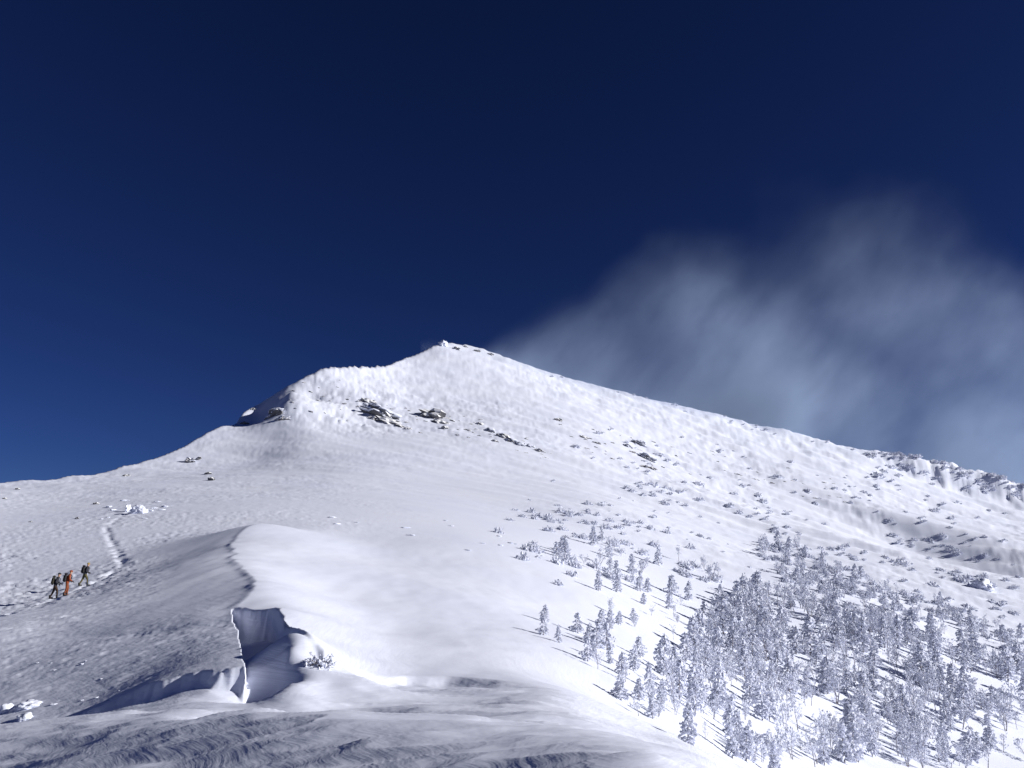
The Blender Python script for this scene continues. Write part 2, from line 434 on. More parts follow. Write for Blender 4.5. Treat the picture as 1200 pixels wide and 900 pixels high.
# ------------------------------------------------------------------ ground: one sheet, finer where it is near
az_in = np.linspace(R(-37), R(37), 860)
az_out = np.linspace(R(37), R(323), 130)[1:-1]
AZ = np.concatenate([az_in, az_out])
RR = np.concatenate([np.linspace(0.6, 6, 22)[:-1], np.exp(np.linspace(math.log(6), math.log(62), 600))[:-1],
                     np.exp(np.linspace(math.log(62), math.log(640), 330))[:-1], np.exp(np.linspace(math.log(640), math.log(2600), 24))])
na, nr = len(AZ), len(RR)
AG, RG = np.meshgrid(AZ, RR)
gx = RG * np.sin(AG); gy = RG * np.cos(AG)
AGw = np.where(AG > math.pi, AG - 2 * math.pi, AG)
gz = ground(gx.ravel(), gy.ravel()).reshape(gx.shape)
V = np.stack([gx, gy, gz], -1).reshape(-1, 3)
V = np.vstack([V, [[0, 0, -1.72]]])
ii = np.arange(nr - 1)[:, None] * na; jj = np.arange(na)[None, :]; jn = (jj + 1) % na
Fq = np.stack([(ii + jj), (ii + jn), (ii + na + jn), (ii + na + jj)], -1).reshape(-1, 4)[:, ::-1]
Fc = np.array([[nr * na, (k + 1) % na, k, k] for k in range(na)])
gm = mesh_np('snow_terrain', V, Fq)
terrain = link('snow_terrain', gm, M_SNOW)
tag(terrain, kind='structure')


# which parts of the ground face the photograph's viewpoint (for spreading growth where the photo shows it)
NV = 860
Uv, Vv = project(gx[:, :NV], gy[:, :NV], gz[:, :NV])
el = gz[:, :NV] / RG[:, :NV]
run = np.maximum.accumulate(el, axis=0)
vis = el >= run - 1e-9
AREA = np.zeros_like(Uv); AREA[1:] = np.maximum(0, Vv[:-1] - Vv[1:])
AREA *= vis * (RG[:, :NV] > 12)

def scatter(poly, n, soft=0.0, spacing=0.0, seed=1, taken=None, keep=None):
    """pick n ground spots inside an outline"""
    P = np.array(poly, float)
    inside = np.zeros(Uv.shape, bool)
    for k in range(len(P)):
        (x1, y1), (x2, y2) = P[k], P[(k + 1) % len(P)]
        c = ((y1 > Vv) != (y2 > Vv)) & (Uv < (x2 - x1) * (Vv - y1) / (y2 - y1 + 1e-9) + x1)
        inside ^= c
    w = AREA * inside
    if keep is not None: w = w * keep
    w = w.ravel(); tot = w.sum()
    if tot <= 0: return []
    g = np.random.default_rng(seed)
    idx = g.choice(w.size, size=min(n * 6, int((w > 0).sum())), replace=False, p=w / tot)
    out = []; taken = [] if taken is None else taken
    for q in idx:
        x = gx[:, :NV].ravel()[q] + g.normal(0, 0.15); y = gy[:, :NV].ravel()[q] + g.normal(0, 0.3)
        if any((x - a) ** 2 + (y - b) ** 2 < (spacing * max(1, y / 120)) ** 2 for a, b in taken): continue
        taken.append((x, y)); out.append((x, y))
        if len(out) >= n: break
    return out

def zs(pts):
    if not pts: return []
    A = np.array(pts); return ground(A[:, 0], A[:, 1])

# ------------------------------------------------------------------ blowing snow over the ridge
def make_plume():
    bm = bmesh.new()
    # hull of the drifting snow: follows the ridge, rises towards the right
    secs = [(-60, 124, 16), (-20, 112, 50), (40, 92, 120), (110, 75, 210), (190, 52, 280), (300, 25, 310), (430, -8, 310)]
    rows = []
    for (x, zb, h) in secs:
        rows.append([bm.verts.new((x, 497 + 12 * (x < 0), zb)), bm.verts.new((x, 500, zb + h * 0.75)), bm.verts.new((x + 6, 540, zb + h)), bm.verts.new((x + 6, 600, zb + h)), bm.verts.new((x, 640, zb + h * 0.7)), bm.verts.new((x, 640, zb - 10))])
    for a, b in zip(rows[:-1], rows[1:]):
        for k in range(6):
            bm.faces.new((a[k], a[(k + 1) % 6], b[(k + 1) % 6], b[k]))
    bm.faces.new(rows[0]); bm.faces.new(rows[-1][::-1])
    bmesh.ops.recalc_face_normals(bm, faces=bm.faces)
    me = bpy.data.meshes.new('blowing_snow'); bm.to_mesh(me); bm.free()
    m = bpy.data.materials.new('blowing_snow'); m.use_nodes = True
    nt = m.node_tree; nt.nodes.clear(); N = nt.nodes.new; L = nt.links.new
    out = N('ShaderNodeOutputMaterial'); pv = N('ShaderNodeVolumePrincipled')
    L(pv.outputs[0], out.inputs['Volume'])
    pv.inputs['Color'].default_value = (0.60, 0.75, 1, 1); pv.inputs['Anisotropy'].default_value = 0.1
    tc = N('ShaderNodeTexCoord'); sp = N('ShaderNodeSeparateXYZ'); L(tc.outputs['Object'], sp.inputs[0])
    def M(op, a, b=None, c=None, clamp=False):
        n = N('ShaderNodeMath'); n.operation = op; n.use_clamp = clamp
        for i, q in enumerate((a, b, c)):
            if q is None: continue
            if isinstance(q, (int, float)): n.inputs[i].default_value = q
            else: L(q, n.inputs[i])
        return n.outputs[0]
    X, Yc, Z = sp.outputs
    ridge = M('MULTIPLY_ADD', X, -0.25, 121.0)
    hgt = M('SUBTRACT', Z, ridge)
    hmax = M('MINIMUM', M('MAXIMUM', M('MULTIPLY_ADD', X, 0.95, 34.0), 8.0), 200.0)
    # curl of the wind: streaks leaning to the right as they rise
    mp0 = N('ShaderNodeMapping'); mp0.inputs['Rotation'].default_value = (0, R(52), 0); L(tc.outputs['Object'], mp0.inputs[0])
    mp = N('ShaderNodeMapping'); mp.inputs['Scale'].default_value = (0.62, 0.8, 1.15); L(mp0.outputs[0], mp.inputs[0])
    n1 = N('ShaderNodeTexNoise'); n1.inputs['Scale'].default_value = 0.013; n1.inputs['Detail'].default_value = 6; n1.inputs['Roughness'].default_value = 0.6; n1.inputs['Distortion'].default_value = 0.45
    L(mp.outputs[0], n1.inputs['Vector'])
    mr = N('ShaderNodeMapRange'); mr.interpolation_type = 'SMOOTHSTEP'; mr.inputs['From Min'].default_value = 0.28; mr.inputs['From Max'].default_value = 0.78
    L(n1.outputs[0], mr.inputs[0])
    n2 = N('ShaderNodeTexNoise'); n2.inputs['Scale'].default_value = 0.009; n2.inputs['Detail'].default_value = 3; L(tc.outputs['Object'], n2.inputs['Vector'])
    hj = M('MULTIPLY_ADD', M('SUBTRACT', n2.outputs[0], 0.5), M('MULTIPLY', hmax, 1.7), hgt)
    t = M('DIVIDE', hj, hmax)
    fall = M('POWER', M('SUBTRACT', 1.0, M('MAXIMUM', t, 0.0), clamp=True), 1.7)
    # a stronger gust near x=180
    g = M('MULTIPLY', M('SUBTRACT', X, M('MULTIPLY_ADD', hgt, -0.14, 196.0)), 1 / 36.0)
    gust = M('POWER', 2.718, M('MULTIPLY', M('MULTIPLY', g, g), -1.0))
    lowb = M('POWER', M('SUBTRACT', 1.0, M('MULTIPLY', M('MAXIMUM', hgt, 0.0), 1 / 105.0), clamp=True), 1.6)
    amp = M('ADD', M('MULTIPLY', M('MULTIPLY', gust, lowb), 3.6), M('MULTIPLY_ADD', M('POWER', 2.718, M('MULTIPLY', M('MAXIMUM', hgt, 0.0), -1 / 16.0)), 1.1, 0.72))
    yy = M('MULTIPLY', M('SUBTRACT', Yc, 568.0), 1 / 70.0)
    ym = M('SUBTRACT', 1.0, M('MULTIPLY', yy, yy), clamp=True)
    d = M('MULTIPLY', M('MULTIPLY', mr.outputs[0], fall), M('MULTIPLY', amp, ym))
    d = M('ADD', d, M('MULTIPLY', M('MULTIPLY', fall, ym), 0.24))
    n3 = N('ShaderNodeTexNoise'); n3.inputs['Scale'].default_value = 0.045; n3.inputs['Detail'].default_value = 4; n3.inputs['Roughness'].default_value = 0.65; L(mp.outputs[0], n3.inputs['Vector'])
    mr3 = N('ShaderNodeMapRange'); mr3.inputs['From Min'].default_value = 0.32; mr3.inputs['From Max'].default_value = 0.68; mr3.inputs['To Min'].default_value = 0.55; mr3.inputs['To Max'].default_value = 1.45; L(n3.outputs[0], mr3.inputs[0])
    d = M('MULTIPLY', d, mr3.outputs[0])
    L(M('MULTIPLY', d, 0.021), pv.inputs['Density'])
    o = link('blowing_snow', me, m)
    tag(o, 'thin plume of wind blown powder snow trailing off the summit ridge', 'blowing snow', kind='stuff')
make_plume()

# ------------------------------------------------------------------ small builders
class MB:
    def __init__(s): s.v = []; s.f = []
    def prism(s, p0, p1, r0, r1, n=3, flat=1.0, cap=True):
        p0 = Vector(p0); p1 = Vector(p1); d = (p1 - p0)
        if d.length < 1e-5: return
        d.normalize()
        a = d.orthogonal().normalized(); b = d.cross(a)
        k = len(s.v); ph = random.random() * 6.28
        for (p, r) in ((p0, r0), (p1, r1)):
            for i in range(n):
                t = ph + i * 6.28319 / n
                s.v.append(p + a * (math.cos(t) * r) + b * (math.sin(t) * r * flat))
        for i in range(n):
            s.f.append((k + i, k + (i + 1) % n, k + n + (i + 1) % n, k + n + i))
        if cap:
            s.f.append(tuple(k + n + i for i in range(n)))
    def chain(s, pts, rads, n=5):
        for i in range(len(pts) - 1): s.prism(pts[i], pts[i + 1], rads[i], rads[i + 1], n)
    def tuft(s, p, r, stretch=(1, 1, 1)):
        """small ragged clump, eight faces"""
        k = len(s.v); p = Vector(p)
        dirs = [(1, 0, 0), (0, 1, 0), (-1, 0, 0), (0, -1, 0), (0, 0, 1), (0, 0, -1)]
        for d in dirs:
            q = Vector(d) + Vector((random.uniform(-.35, .35), random.uniform(-.35, .35), random.uniform(-.35, .35)))
            s.v.append(p + Vector((q.x * stretch[0], q.y * stretch[1], q.z * stretch[2])) * (r * random.uniform(.6, 1.25)))
        for i in range(4):
            s.f.append((k + i, k + (i + 1) % 4, k + 4)); s.f.append((k + (i + 1) % 4, k + i, k + 5))
    def mesh(s, name, mat, smooth=False):
        me = bpy.data.meshes.new(name); me.from_pydata([tuple(q) for q in s.v], [], s.f); me.update()
        me.materials.append(mat)
        if smooth: me.shade_smooth()
        return me

def conifer_meshes(h, lean):
    tr, cr = MB(), MB()
    def axis(t): return Vector((lean * t * t * h, random.uniform(-.01, .01) * h, t * h))
    pts = [axis(t) for t in (0, .3, .6, .85, 1)]
    pts[0].z = -0.5
    tr.chain(pts, [.045 * h * .5, .036 * h * .5, .024 * h * .5, .012 * h * .5, .006 * h], 6)
    t = 0.10 + random.random() * .05
    full = random.uniform(.22, .34)
    while t < 0.97:
        c = axis(t); rad = h * full * (1 - t) ** 0.75 * random.uniform(.55, 1.25) + .05 * h
        nb = 6 if t < .6 else 5
        a0 = random.random() * 6.28
        for k in range(nb):
            if random.random() < .24: continue
            a = a0 + k * 6.28 / nb + random.uniform(-.35, .35)
            L = rad * random.uniform(.65, 1.15)
            d = Vector((math.cos(a), math.sin(a), 0))
            p1 = c + d * (L * .55) + Vector((0, 0, -.03 * L)); p2 = c + d * L + Vector((0, 0, random.uniform(-.42, -.12) * L))
            w = .024 * h * random.uniform(.8, 1.3)
            cr.prism(c, p1, w * .6, w * 1.15, 4, .8, False); cr.prism(p1, p2, w * 1.15, w * .3, 4, .8)
            for q in (.45, .72, .98):
                e = c.lerp(p1, q / .55) if q < .55 else p1.lerp(p2, (q - .55) / .45)
                cr.tuft(e + Vector((0, 0, .012 * h)), h * random.uniform(.028, .06), (1.0, 1.0, 1.1))
        t += random.uniform(.06, .10)
    cr.prism(axis(.93), axis(1.04), .022 * h, .006 * h, 4)
    cr.tuft(axis(.97), .03 * h)
    return tr, cr

def birch_meshes(h):
    tr, cr = MB(), MB()
    stems = random.choice([1, 2, 2, 3])
    def grow(p, d, L, r, lev):
        steps = 3; pts = [p]
        for i in range(steps):
            d = (d + Vector((random.uniform(-.22, .22), random.uniform(-.22, .22), random.uniform(-.02, .2)))).normalized()
            pts.append(pts[-1] + d * (L / steps))
        tgt = tr if lev == 0 else cr
        rr = [r * (1 - .62 * i / steps) for i in range(steps + 1)]
        if lev < 2: tgt.chain(pts, rr, 5 if lev == 0 else 3)
        else: tgt.prism(pts[0], pts[-1], rr[0], rr[-1] * .5, 3)
        if lev == 2:
            if random.random() < .75: cr.tuft(pts[-1], h * random.uniform(.018, .04), (1, 1, 1.4))
            return
        nb = 9 if lev == 0 else 6
        for k in range(nb):
            q = random.uniform(.22 if lev == 0 else .15, 1.0)
            i = min(steps - 1, int(q * steps)); e = pts[i].lerp(pts[i + 1], q * steps - i)
            a = random.random() * 6.28; up = random.uniform(.55, 1.15) if lev == 0 else random.uniform(-.1, .8)
            nd = (Vector((math.cos(a), math.sin(a), up)) + d * .3).normalized()
            grow(e, nd, L * random.uniform(.32, .55) * (1.15 - .5 * q if lev == 0 else .8), max(r * .42, .006 * h), lev + 1)
    for k in range(stems):
        a = random.random() * 6.28; sp = 0 if stems == 1 else .28
        d = Vector((math.cos(a) * sp, math.sin(a) * sp, 1)).normalized()
        grow(Vector((math.cos(a) * .1, math.sin(a) * .1, -.4)), d, h * random.uniform(.8, .98), .016 * h, 0)
    tr.stems = stems
    return tr, cr

def shrub_mesh(mat, r=1.0, n=34, twig=18):
    b = MB()
    for k in range(n):
        a = random.random() * 6.28; q = math.sqrt(random.random()) * r; hh = (1 - (q / r) ** 2) * r * .75 * random.uniform(.3, 1.0)
        b.tuft((math.cos(a) * q, math.sin(a) * q, hh), r * random.uniform(.10, .24), (1, 1, 1.1))
    for k in range(twig):
        a = random.random() * 6.28; q = r * random.uniform(.5, 1.05)
        b.prism((0, 0, -.2 * r), (math.cos(a) * q, math.sin(a) * q, r * random.uniform(.3, .95)), .05 * r, .02 * r, 3)
    return b.mesh('rime_shrub', mat)

CONI = [tuple(m.mesh(n, mt) for m, n, mt in zip(conifer_meshes(1.0 * 5, random.uniform(-.05, .12)), ('trunk', 'crown'), (M_BARK, M_RIMEC))) for _ in range(7)]
BIRCH, STEMS = [], []
for _ in range(9):
    tb, cb = birch_meshes(5.0); STEMS.append(tb.stems)
    BIRCH.append((tb.mesh('trunk', M_BARK), cb.mesh('crown', M_RIME)))
SHRUB = [shrub_mesh(M_RIMEC) for _ in range(6)]

def tree(kind, x, y, z, h, label, group):
    name = 'frosted_conifer' if kind == 'c' else 'frosted_birch'
    pick = random.randrange(len(CONI if kind == 'c' else BIRCH))
    tm, cm = (CONI if kind == 'c' else BIRCH)[pick]
    if kind == 'b': label = ('', 'single stemmed ', 'twin stemmed ', 'triple stemmed ')[STEMS[pick]] + label.replace('frost whitened ', '').replace('frosted birch', 'birch')
    e = bpy.data.objects.new(name, None); e.empty_display_size = .3
    COL.objects.link(e)
    e.location = (x, y, z - 0.05); e.rotation_euler = (random.uniform(-.04, .04), random.uniform(-.03, .08), random.random() * 6.28 if kind == 'b' else random.uniform(-1.2, 1.2))
    k = h / 5.0; wf = random.uniform(.8, 1.3); w = k * wf; e.scale = (w, w, k)
    px = h * F_PX / y
    size = 'tall' if px > 40 else ('short' if px < 27 else 'middling')
    if px < 18: size = 'tiny'
    tag(e, size + (' broad ' if wf > 1.12 else (' slender ' if wf < .92 else ' ')) + label, 'tree', group)
    for n, me in (('trunk', tm), ('crown', cm)):
        o = bpy.data.objects.new(n, me); COL.objects.link(o); o.parent = e
    return e

taken = []
clump = sstep(-0.25, 0.25, fbm(gx[:, :NV] / 16, gy[:, :NV] / 16, 3, 201))
D1 = [(778, 800), (800, 772), (835, 745), (862, 702), (930, 690), (985, 735), (1010, 800), (1040, 905), (870, 905), (845, 850), (800, 850)]
D2 = [(985, 735), (1080, 745), (1200, 770), (1230, 905), (1060, 905), (1010, 800)]
D3 = [(880, 640), (930, 640), (1030, 685), (1200, 740), (1225, 775), (1080, 750), (985, 735), (930, 692)]
D4 = [(640, 650), (720, 630), (800, 650), (880, 690), (830, 745), (780, 790), (700, 740), (690, 690)]
D5 = [(596, 722), (640, 722), (700, 752), (770, 800), (830, 862), (880, 905), (840, 905), (760, 850), (680, 780)]
def plant(poly, n, spacing, seed, hr, pc, label_c, label_b, group, keep=None):
    pts = scatter(poly, n, spacing=spacing, seed=seed, taken=taken, keep=keep)
    for (x, y), z in zip(pts, zs(pts)):
        k = 'c' if random.random() < pc else 'b'
        h = min(5.2, max(1.1, random.uniform(*hr) * y / F_PX)) * (0.85 if k == 'b' else 1.0)
        tree(k, x, y, z, h, label_c if k == 'c' else label_b, group + (' conifers' if k == 'c' else ' birches'))
plant(D1, 215, 1.1, 1, (20, 46), .40, 'rime coated conifer within the dense frosted wood on the lower slope', 'frost whitened birch within the dense frosted wood on the lower slope', 'dense wood', .25 + .75 * clump)
plant(D2, 140, 1.3, 2, (18, 42), .36, 'rime coated conifer in the wood beyond the open snow glade', 'frost whitened birch in the wood beyond the open snow glade', 'wood beyond the glade', clump + .08)
plant(D4, 46, 2.5, 3, (12, 26), .6, 'rime coated conifer standing scattered on open bright snow above the wood', 'frosted birch standing scattered on open bright snow above the wood', 'scattered trees', .15 + clump)
plant(D5, 26, 1.2, 4, (16, 34), .65, 'rime coated conifer in the row along the foot of the big smooth drift', 'frosted birch in the row along the foot of the big smooth drift', 'drift foot')
plant(D3, 90, 2.0, 5, (10, 20), .4, 'far rime coated conifer in the thin band above the frosted wood', 'far frosted birch in the thin band above the frosted wood', 'thin band', .2 + clump)

# rime shrubs: scattered over the open slope, along the ridge and below the rime cliff
def shrubs(poly, n, seed, sz, label, group, spacing=1.0, keep=None):
    pts = scatter(poly, n, spacing=spacing, seed=seed, taken=[], keep=keep)
    for (x, y), z in zip(pts, zs(pts)):
        o = bpy.data.objects.new('rime_shrub', random.choice(SHRUB)); COL.objects.link(o)
        s = random.uniform(*sz) * random.choice([.6, .8, 1, 1.3])
        o.location = (x, y, z - .1 * s); o.rotation_euler = (0, .35, random.random() * 6.28); o.scale = (s * random.uniform(.8, 1.7), s, s * random.uniform(.7, 1.1))
        tag(o, label, 'shrub', group)
big = sstep(-0.1, 0.3, fbm(gx[:, :NV] / 30, gy[:, :NV] / 22, 3, 205))
shrubs([(560, 610), (640, 560), (760, 590), (900, 640), (860, 690), (760, 640), (640, 660)], 44, 21, (.5, .9), 'small rime covered shrub poking through the open snow below the mountain face', 'open snow shrubs', keep=.15 + big)
shrubs([(640, 500), (760, 500), (900, 530), (1010, 560), (1200, 640), (1200, 740), (1000, 680), (850, 610), (720, 560)], 122, 22, (.9, 1.8), 'low rime covered shrub on the streaked mountain flank', 'mountain flank shrubs', keep=.1 + big)
shrubs([(960, 570), (1030, 545), (1200, 592), (1200, 640), (1080, 620), (1000, 590)], 34, 23, (1.2, 2.4), 'rime crusted shrub on the rubble below the rime cliff', 'cliff foot shrubs')

# far scrub too small to tell apart: one mass
def scrub():
    base = []
    for me in SHRUB[:4]:
        v = np.zeros(len(me.vertices) * 3, np.float32); me.vertices.foreach_get('co', v); base.append((v.reshape(-1, 3), [tuple(p.vertices) for p in me.polygons]))
    Vs, Fs, k = [], [], 0
    pts = scatter(D3, 240, spacing=.8, seed=51, taken=[], keep=.1 + clump) + scatter([(560, 600), (700, 590), (800, 620), (890, 650), (850, 700), (740, 680), (640, 690)], 80, spacing=1, seed=53, taken=[], keep=.1 + big) + scatter([(700, 560), (900, 590), (1200, 660), (1200, 700), (1000, 660), (850, 620)], 90, spacing=1, seed=52, taken=[], keep=big)
    for (x, y), z in zip(pts, zs(pts)):
        v, f = random.choice(base); s = random.uniform(.5, 1.25); a = random.random() * 6.28; c, n = math.cos(a), math.sin(a)
        q = np.stack([(v[:, 0] * c - v[:, 1] * n) * s * 1.2 + x, (v[:, 0] * n + v[:, 1] * c) * s + y, v[:, 2] * s * 1.3 + z - .1 * s], -1)
        Vs.append(q); Fs += [tuple(i + k for i in t) for t in f]; k += len(v)
    me = bpy.data.meshes.new('frosted_scrub'); me.from_pydata(np.vstack(Vs).tolist(), [], Fs); me.update()
    tag(link('frosted_scrub', me, M_RIME), 'grey frosted scrub spread thinly across the far slope above the wood', 'scrub', kind='stuff')
scrub()

# rime crust on the crest of the ridge
def ridge_shrubs(u0, u1, n, sz, back, label, group, seed):
    g = np.random.default_rng(seed); pts = []
    for k in range(n):
        u = g.uniform(u0, u1); a = math.atan((u - 600) / F_PX / .99); r = np.interp(a, SK_A, SK_R) - g.uniform(*back)
        pts.append((r * math.sin(a), r * math.cos(a)))
    for (x, y), z in zip(pts, zs(pts)):
        o = bpy.data.objects.new('rime_shrub', random.choice(SHRUB)); COL.objects.link(o)
        s = random.uniform(*sz); o.location = (x, y, z - .15 * s); o.rotation_euler = (0, .2, random.random() * 6.28); o.scale = (s * 1.4, s, s)
        tag(o, label, 'shrub', group)
ridge_shrubs(640, 1005, 22, (.8, 1.5), (2, 16), 'small rime covered shrub along the long right hand summit ridge', 'summit ridge shrubs', 31)

ridge_shrubs(1012, 1215, 76, (1.2, 2.6), (2, 19), 'rime crusted shrub clinging to the rime cliff at the ridge end', 'cliff shrubs', 33)

# ------------------------------------------------------------------ rocks
def rock_pair(seed):
    rnd = random.Random(seed)
    bm = bmesh.new(); bmesh.ops.create_icosphere(bm, subdivisions=3, radius=1)
    off = Vector((seed * 3.1, seed * 1.7, 0))
    from mathutils import noise as mn
    for v in bm.verts:
        n = v.co.normalized()
        q = mn.fractal(n * 1.3 + off, 1.0, 2.0, 4); c = mn.cell(n * 1.9 + off)
        v.co = n * (1 + .38 * q + .28 * (c - .5))
        v.co.z *= .72
    bmesh.ops.recalc_face_normals(bm, faces=bm.faces)
    me = bpy.data.meshes.new('rock'); bm.to_mesh(me); me.materials.append(M_ROCK)
    cap = bm.copy()
    dele = [f for f in cap.faces if f.normal.z < .45 + .25 * mn.noise(f.calc_center_median() * 2 + off)]
    bmesh.ops.delete(cap, geom=dele, context='FACES')
    for v in cap.verts: v.co = v.co * 1.03 + Vector((0, 0, .05))
    r = bmesh.ops.solidify(cap, geom=cap.faces[:], thickness=-.06)
    cm = bpy.data.meshes.new('snow_cap'); cap.to_mesh(cm); cm.materials.append(M_SNOWLUMP); cm.shade_smooth()
    bm.free(); cap.free()
    return me, cm
ROCKS = [rock_pair(k) for k in range(6)]
def rock(u, v, px, label, group, asp=1.5, rot=-.5, cap=True, sink=.25):
    h = hit(u, v, 12)
    if h is None: return
    s = .5 * px * h[1] / F_PX
    me, cm = random.choice(ROCKS)
    o = link('rock', me); o.location = (h[0], h[1], h[2] - sink * s * .5); o.scale = (s * asp, s * .9, s * .9)
    o.rotation_euler = (random.uniform(-.2, .2), .35 if u > 400 else -.2, rot + random.uniform(-.4, .4))
    tag(o, label, 'rock', group)
    if cap: link('snow_cap', cm, parent=o)
sets = [
    ([(432, 471, 8), (440, 480, 10), (447, 487, 17), (455, 495, 13), (469, 500, 6), (424, 478, 5), (438, 492, 6), (462, 488, 6), (478, 503, 5)], 'dark rock in the outcrop cluster under the rounded shoulder', 'outcrop under the shoulder'),
    ([(510, 489, 16), (516, 496, 11), (505, 484, 6), (522, 503, 5)], 'dark rock of the short outcrop below the summit dome', 'outcrop below the summit'),
    ([(562, 498, 7), (575, 505, 7), (590, 512, 10), (600, 518, 8), (610, 522, 8), (621, 524, 7), (580, 517, 5), (632, 529, 6), (550, 505, 4)], 'small dark rock in the diagonal row across the upper face', 'diagonal rock row'),
    ([(735, 524, 8), (750, 521, 8), (756, 536, 10), (765, 550, 6), (757, 548, 6), (742, 531, 5), (685, 513, 6), (655, 493, 6), (700, 520, 5)], 'small brown rock on the upper right mountain face', 'upper right rocks'),
    ([(322, 486, 13), (313, 464, 7), (305, 469, 6), (285, 497, 6), (296, 480, 5), (330, 492, 7)], 'snow capped rock along the shaded left shoulder edge', 'left shoulder rocks'),
    ([(222, 541, 9), (232, 538, 6), (247, 563, 7), (243, 556, 5), (148, 558, 6), (112, 591, 5), (20, 574, 4), (5, 585, 4), (90, 608, 4), (35, 612, 3)], 'half buried rock on the left plateau skyline slope', 'plateau rocks'),
    ([(500, 408, 4), (535, 408, 5), (545, 407, 4), (560, 412, 5), (575, 416, 5), (490, 413, 4)], 'small rime crusted rock beside the summit block', 'summit rocks'),
]
for lst, lab, grp in sets:
    for (u, v, px) in lst:
        rock(u, v, px * (1.7 if 'outcrop' in lab else 1.35), lab, grp, asp=random.uniform(1.3, 2.0), cap=px > 6 and random.random() < .6)

def rock_field(poly, n, seed, px, label, group, keep=None):
    pts = scatter(poly, n, spacing=1.5, seed=seed, taken=[], keep=keep)
    for (x, y), z in zip(pts, zs(pts)):
        s = .5 * random.uniform(*px) * y / F_PX
        o = link('rock', random.choice(ROCKS)[0]); o.location = (x, y, z - .25 * s); o.scale = (s * random.uniform(1.2, 2.4), s * .8, s * random.uniform(.5, .8))
        o.rotation_euler = (random.uniform(-.2, .2), .3, random.uniform(-1.0, .1)); tag(o, label, 'rock', group)
streak = sstep(0.05, 0.4, fbm(gx[:, :NV] / 26, gy[:, :NV] / 14, 3, 301))
rock_field([(420, 466), (500, 478), (560, 490), (650, 525), (640, 540), (560, 515), (480, 505), (430, 490)], 60, 41, (2.2, 5), 'small dark rock showing through snow on the upper left face', 'upper face rocks', .05 + streak)
rock_field([(330, 470), (350, 448), (400, 440), (420, 470), (400, 492), (340, 492)], 22, 42, (2, 4.5), 'small dark rock on the crusted rounded shoulder', 'shoulder rocks', .1 + streak)
rock_field([(640, 490), (800, 520), (980, 560), (1000, 590), (860, 570), (700, 535)], 60, 43, (2.2, 5), 'small dark rock among shrubs on the long right face', 'right face rocks', .05 + streak)

# ------------------------------------------------------------------ rime masses and snow blocks
def lump_mesh(seed, spikes=.5, sub=4, zs_=.8):
    from mathutils import noise as mn
    bm = bmesh.new(); bmesh.ops.create_icosphere(bm, subdivisions=sub, radius=1)
    off = Vector((seed * 2.3, -seed * 4.1, seed))
    for v in bm.verts:
        n = v.co.normalized()
        q = mn.fractal(n * 1.6 + off, .9, 2.1, 5); rdg = 1 - abs(mn.noise(n * 2.6 + off)) * 2
        v.co = n * (1 + .45 * q + spikes * .35 * rdg); v.co.z *= zs_
    me = bpy.data.meshes.new('lump'); bm.to_mesh(me); bm.free(); me.shade_smooth(); me.materials.append(M_SNOWLUMP)
    return me
LUMPS = [lump_mesh(k, .5 if k % 2 else .2, 3) for k in range(6)]
def lump(name, u, v, px, label, cat, group=None, asp=(1.3, 1, .8), me=None, sink=.1):
    h = hit(u, v, 7)
    if h is None: return None
    s = .5 * px * h[1] / F_PX
    o = link(name, me or random.choice(LUMPS)); o.location = (h[0], h[1], h[2] + s * asp[2] * (.25 - sink)); o.scale = (s * asp[0], s * asp[1], s * asp[2])
    o.rotation_euler = (0, 0, random.random() * 6.28)
    return tag(o, label, cat, group)
bl = lump('rime_boulder', 162, 601, 12, 'bright rime covered boulder beside the boot track on the upper plateau', 'boulder', me=lump_mesh(21, .9, 4, 1.1), asp=(1.5, 1, .9))
lump('rime_boulder', 150, 599, 6, 'slanting dark sided rime fin beside the bright boulder on the plateau', 'boulder', me=lump_mesh(23, .9, 4, 1.3), asp=(.6, 1, 1.3))
lump('rime_boulder', 1150, 690, 20, 'largest rime crusted boulder low on the right slope above the wood', 'boulder', me=lump_mesh(25, .8, 4), asp=(1.2, 1, .9))
lump('summit_block', 519, 405, 10, 'rime encrusted block crowning the summit', 'rime block', me=lump_mesh(27, .9, 4, 1.0), asp=(1.2, .9, .8), sink=.3)
lump('snow_block', 36, 828, 20, 'largest rounded snow block at the left end of the plateau edge', 'snow block', me=lump_mesh(31, .2, 4), asp=(1.3, 1.1, .6), sink=.2)
lump('snow_block', 30, 843, 14, 'small snow block lying in front of the largest rounded snow block', 'snow block', asp=(1, 1, .9))
lump('snow_block', 8, 834, 14, 'shaded narrow snow block beside the largest rounded snow block', 'snow block', asp=(.8, 1, 1.1))
g = np.random.default_rng(5)
for k in range(12):
    lump('snow_clod', g.uniform(5, 140), g.uniform(775, 828), g.uniform(2, 5), 'small snow clod scattered on the plateau behind the snow blocks', 'snow clod', 'clods near the snow blocks', asp=(1.6, 1, .5))
for k in range(14):
    q = g.uniform(0, 1)
    lump('snow_clod', 395 + 260 * q + g.normal(0, 14), 607 + 38 * q + g.normal(0, 7), g.uniform(2.5, 6), 'small wind packed snow lump on the slope behind the big drift crest', 'snow clod', 'lumps behind the drift', asp=(1.8, 1.2, .35))
for k in range(12):
    lump('snow_clod', g.uniform(110, 200), g.uniform(585, 612), g.uniform(2.5, 6), 'small snow clod strewn around the bright rime boulder', 'snow clod', 'clods by the rime boulder', asp=(1.7, 1, .45))

